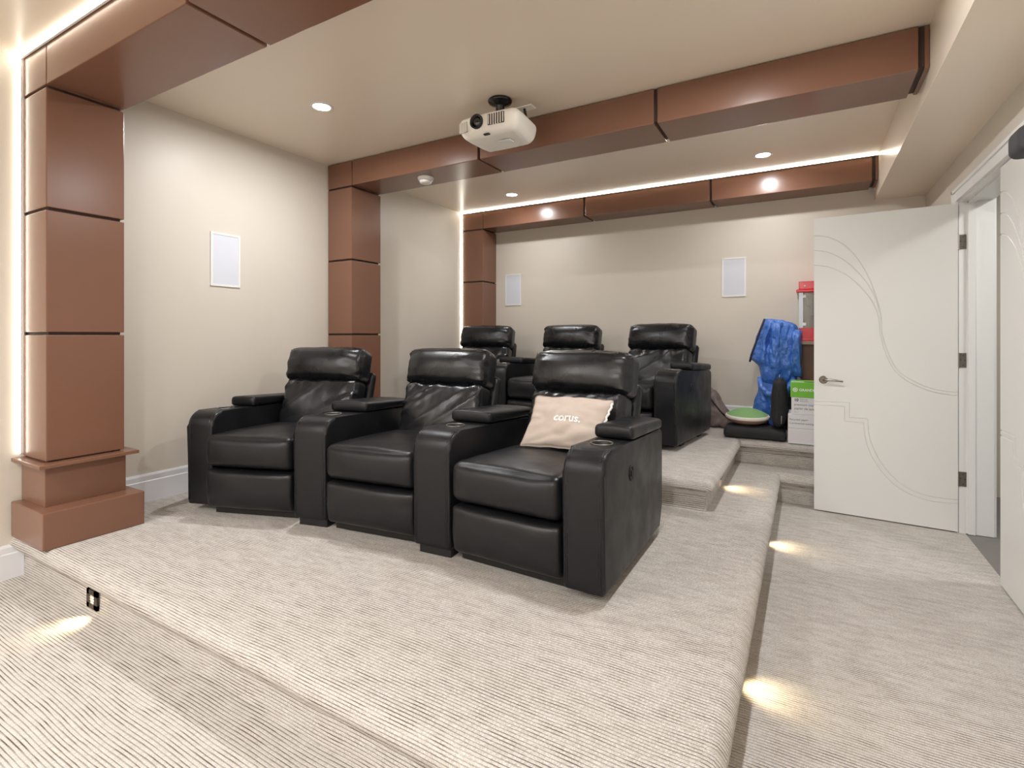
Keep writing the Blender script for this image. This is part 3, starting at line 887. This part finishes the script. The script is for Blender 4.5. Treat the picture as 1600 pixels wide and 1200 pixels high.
bm = bmesh.new(); tube(bm, [(.022, -.158, .11), (.021, -.165, .08), (.020, -.164, .05)], .0028, 6); mk('zipper_pull', bm, nick, t, smooth=True)
# boxes
t = thing('cardboard_box', 'white paper box at the bottom of the stack beside the door', 'box', (-.127, 4.45, H2))
bx('carton', (0, 0, .001), (.42, .30, .222), boxw, t, .003)
bx('corner_tape', (-.0012, .01, .03), (0, .05, .12), kraft, t)
fr_ = RX(90)
put_text('Business cutlet', .021, T(.010, -.0008, .180)@fr_, ink, t) if False else None
put_text('Recycled paper', .020, T(.010, -.0008, .178)@fr_, ink, t)
put_text('Commercial cutting', .020, T(.010, -.0008, .150)@fr_, ink, t)
bx('print_line', (.0, -.0007, .118), (.42, 0, .1195), ink, t)
for k in range(7): bx('print_stripe', (.0, -.0007, .02+k*.012), (.30, 0, .0215+k*.012), inkp, t, M=RY(4) if False else None)
t = thing('cardboard_box', 'white and green paper box stacked on top beside the door', 'box', (-.104, 4.462, H2+.223))
bx('carton', (0, 0, .0), (.40, .22, .15), boxw, t, .002)
bx('lid', (-.006, -.006, .128), (.406, .226, .243), boxg, t, .003)
bx('lid_label', (.0, -.0, .2432), (.40, .05, .2442), boxw, t)
bx('lid_sticker', (.085, .0, .2443), (.2, .05, .2450), blk, t)
bm = bmesh.new(); lathe(bm, [(0, 0), (.016, 0), (.016, .0008), (0, .0008)], 24, T(.026, -.006, .186)@RX(90)); lg = mk('emblem', bm, white, t)
bm = bmesh.new(); lathe(bm, [(.006, 0), (.010, 0), (.010, .0012), (.006, .0012)], 24, T(.026, -.006, .186)@RX(90)); mk('emblem_mark', bm, boxg, lg)
put_text('GRAND&TOY', .026, T(.052, -.0068, .177)@fr_, white, t, bold=.0006)
put_text('10', .030, T(.018, -.0008, .098)@fr_, inkd, t, bold=.0008)
put_text('5000 sheets', .011, T(.056, -.0008, .110)@fr_, ink, t); put_text('5000 feuilles', .011, T(.056, -.0008, .096)@fr_, ink, t)
put_text('premium copy', .024, T(.018, -.0008, .066)@fr_, ink, t); put_text('papier de qualit\u00e9', .024, T(.018, -.0008, .037)@fr_, ink, t)
put_text('8.5 x 11', .010, T(.018, -.0008, .014)@fr_, ink, t)
# brown stand and popcorn machine
t = thing('stand', 'brown stand carrying the red popcorn machine', 'stand', (.16, 5.0, H2))
bx('side_panel', (-.205, -.13, 0), (-.185, .22, .745), standm, t, .002); bx('side_panel', (.165, -.13, 0), (.185, .22, .745), standm, t, .002)
bx('front_panel', (-.185, -.125, .05), (.165, -.108, .745), standm, t, .002)
bx('shelf_top', (-.222, -.16, .745), (.2, .235, .772), mat('stand_top', (150, 128, 112), .4), t, .003)
bx('bottom', (-.185, -.108, .03), (.165, .22, .05), standm, t)
t = thing('popcorn_machine', 'red popcorn machine with clear sides behind the open door', 'popcorn machine', (.125, 5.02, H2+.772))
X0, X1, Yf, Yb = -.185, .185, -.155, .155
bx('base_flange', (X0-.012, Yf-.012, 0), (X1+.012, Yb+.012, .022), red, t, .005)
bx('base', (X0, Yf, .02), (X1, Yb, .108), red, t, .004)
bx('roof', (X0, Yf, .425), (X1, Yb, .492), red, t, .006)
bx('roof_flange', (X0-.018, Yf-.018, .400), (X1+.018, Yb+.018, .427), red, t, .009)
for x in (X0, X1-.034):
    for y in (Yf, Yb-.034): bx('post', (x, y, .108), (x+.034, y+.034, .402), alu, t, .002)
bx('side_pane', (X0+.004, Yf+.034, .108), (X0+.008, Yb-.034, .40), glassm, t); bx('side_pane', (X1-.008, Yf+.034, .108), (X1-.004, Yb-.034, .40), glassm, t)
fd = bx('front_pane', (X0+.036, Yf+.006, .110), (X1-.036, Yf+.010, .398), glassm, t)
for z in (.14, .37): bx('hinge', (X0+.026, Yf-.004, z-.012), (X0+.052, Yf+.006, z+.012), white, fd, .001)
bm = bmesh.new(); lathe(bm, [(0, .20), (.055, .20), (.065, .215), (.065, .295), (.058, .305), (0, .31)], 32, T(-.03, 0, 0)); tube(bm, [(-.03, 0, .31), (-.03, 0, .40)], .009, 10)
tube(bm, [(-.095, 0, .28), (-.13, 0, .30), (-.13, 0, .38)], .006, 8)
smooth_angle(mk('kettle', bm, alu, t))
bm = bmesh.new(); tube(bm, [(.085, -.05, .492), (.085, -.05, .495)], .01, 10); mk('roof_knob', bm, alu, t)
bm = bmesh.new(); lathe(bm, [(0, 0), (.007, 0), (.005, .003), (0, .003)], 16, T(X0+.045, Yf, .455)@RX(90)); mk('rivet', bm, alu, t)
# blue nylon bundle
t = thing('nylon_jacket', 'crumpled blue nylon jacket draped in the corner beside the brown stand', 'jacket', (-.24, 4.82, H2))
def cloth(name, outline, y0, thick, seed, m, fold=1.0, nx=34, nz=44, dirn=0.3, parent=None):
    """outline: list of (z, xl, xr) top to bottom; closed puffy cloth slab with folds"""
    def lr(z):
        for (z0, a0, b0), (z1, a1, b1) in zip(outline, outline[1:]):
            if z1 <= z <= z0:
                k = (z0-z)/(z0-z1); return a0+(a1-a0)*k, b0+(b1-b0)*k
        return outline[-1][1:]
    zt, zb = outline[0][0], outline[-1][0]
    bm = bmesh.new(); F = []; B = []
    for j in range(nz+1):
        z = zt+(zb-zt)*j/nz; a, b = lr(z); fr1 = []; br = []
        for i in range(nx+1):
            u = i/nx; x = a+(b-a)*u
            e = (1-abs(2*u-1)**3)*(1-abs(2*j/nz-1)**6)
            q = Vector(((x-z*dirn)*13, z*3.2, seed))
            f1 = max(-.2, ridge(noise.noise(q))); f2 = ridge(noise.noise(q*2.7+Vector((3, 1, 7)))); f3 = noise.noise(Vector((x*38, z*38, seed)))
            d = thick*(.25+.75*f1+.38*f2)*fold*e+thick*.3*e+.005*f3*e
            wob = .010*noise.noise(Vector((z*13, seed, i*.3)))
            fr1.append(bm.verts.new((x+wob, y0-d, z+.012*noise.noise(Vector((x*15, seed, 2))))))
            br.append(bm.verts.new((x+wob, y0+.02*e+.002, z+.012*noise.noise(Vector((x*15, seed, 2))))))
        F.append(fr1); B.append(br)
    for j in range(nz):
        for i in range(nx):
            bm.faces.new((F[j][i], F[j][i+1], F[j+1][i+1], F[j+1][i])); bm.faces.new((B[j][i], B[j+1][i], B[j+1][i+1], B[j][i+1]))
        bm.faces.new((F[j][0], F[j+1][0], B[j+1][0], B[j][0])); bm.faces.new((F[j][nx], B[j][nx], B[j+1][nx], F[j+1][nx]))
    for i in range(nx):
        bm.faces.new((F[0][i], B[0][i], B[0][i+1], F[0][i+1])); bm.faces.new((F[nz][i], F[nz][i+1], B[nz][i+1], B[nz][i]))
    return mk(name, bm, m, parent or t, smooth=True)
# local coordinates: x relative to -.24, z relative to the step
cloth('body', [(.955, -.075, .06), (.90, -.10, .17), (.80, -.135, .20), (.70, -.165, .20), (.62, -.185, .20), (.57, -.12, .19), (.48, -.10, .17), (.40, -.095, .16)], 0, .075, 3.3, blue, dirn=.25)
cloth('lower_body', [(.46, -.11, .16), (.38, -.12, .14), (.25, -.15, .08), (.14, -.19, .02), (.004, -.20, .02)], .02, .06, 8.1, blue, nx=22, nz=26, dirn=-.3)
bm = bmesh.new()
for (x0, z0, x1, z1, r0) in ():
    pass
bm.free()
cloth('sleeve', [(.93, -.02, .06), (.80, -.035, .075), (.65, -.045, .065), (.55, -.03, .055), (.515, -.005, .04)], -.055, .055, 5.2, blue, nx=18, nz=26, dirn=.05)
cloth('sleeve', [(.86, .12, .20), (.75, .115, .205), (.60, .11, .20), (.50, .135, .20), (.475, .15, .195)], -.04, .055, 6.7, blue, nx=16, nz=26, dirn=.0)
bm = bmesh.new()
tube(bm, [(-.105, -.075, .47), (-.09, -.10, .40), (-.04, -.12, .345), (.03, -.125, .335), (.09, -.115, .37), (.135, -.09, .43), (.145, -.06, .475)], [.016, .024, .026, .022, .026, .028, .018], 10)
for v in bm.verts: v.co += Vector((0, 1, 1))*.007*noise.noise(v.co*40)
mk('waistband', bm, blue, t, smooth=True)
bm = bmesh.new(); tube(bm, [(-.068, -.05, .955), (-.085, -.085, .90), (-.105, -.085, .84), (-.135, -.085, .745), (-.165, -.08, .655), (-.178, -.06, .60)], .0085, 8); mk('zipper_tape', bm, navy, t, smooth=True)
bm = bmesh.new(); tube(bm, [(-.02, -.055, .52), (-.03, -.06, .45)], .003, 6); tube(bm, [(.045, -.055, .51), (.04, -.06, .45)], .003, 6); mk('drawstring', bm, white, t, smooth=True)
# dark case behind the jacket
t = thing('black_case', 'narrow black case standing behind the blue jacket', 'case', (-.165, 5.09, H2))
soft('shell', (.09, .05, .30), .02, (8, 6, 12), None, T(0, 0, .302), velvet, t)
bm = bmesh.new(); tube(bm, [(-.04, 0, .60), (-.04, 0, .64), (.04, 0, .64), (.04, 0, .60)], .008, 8); mk('handle', bm, blk, t, smooth=True)
# taupe bag behind the back-row recliner
t = thing('fabric_bag', 'slouched taupe fabric bag behind the right back recliner', 'bag', (-.73, 4.98, H2))
def gf(p, n_, P):
    q = p.copy(); v = max(0, min(1, (P.z+.17)/.34))
    s = 1-.62*v**1.3
    q.x *= s; q.y *= s
    q.x += -.10*v+.03*(1-v)*noise.noise(Vector((P.x*7, P.y*7, P.z*9)))
    k = ridge(noise.noise(Vector((P.x*9-P.z*8, P.y*6, P.z*5+2))))
    q += (n_ if n_ else Vector((0, -1, 0)))*.022*max(-.3, k)
    return q
soft('body', (.17, .13, .17), .06, (26, 20, 24), gf, T(0, 0, .185), taupe, t)
bm = bmesh.new(); tube(bm, [(-.12, -.05, .36), (-.07, -.10, .33), (.0, -.135, .24), (.065, -.14, .16), (.12, -.13, .10)], .007, 8); mk('strap', bm, blk, t, smooth=True)
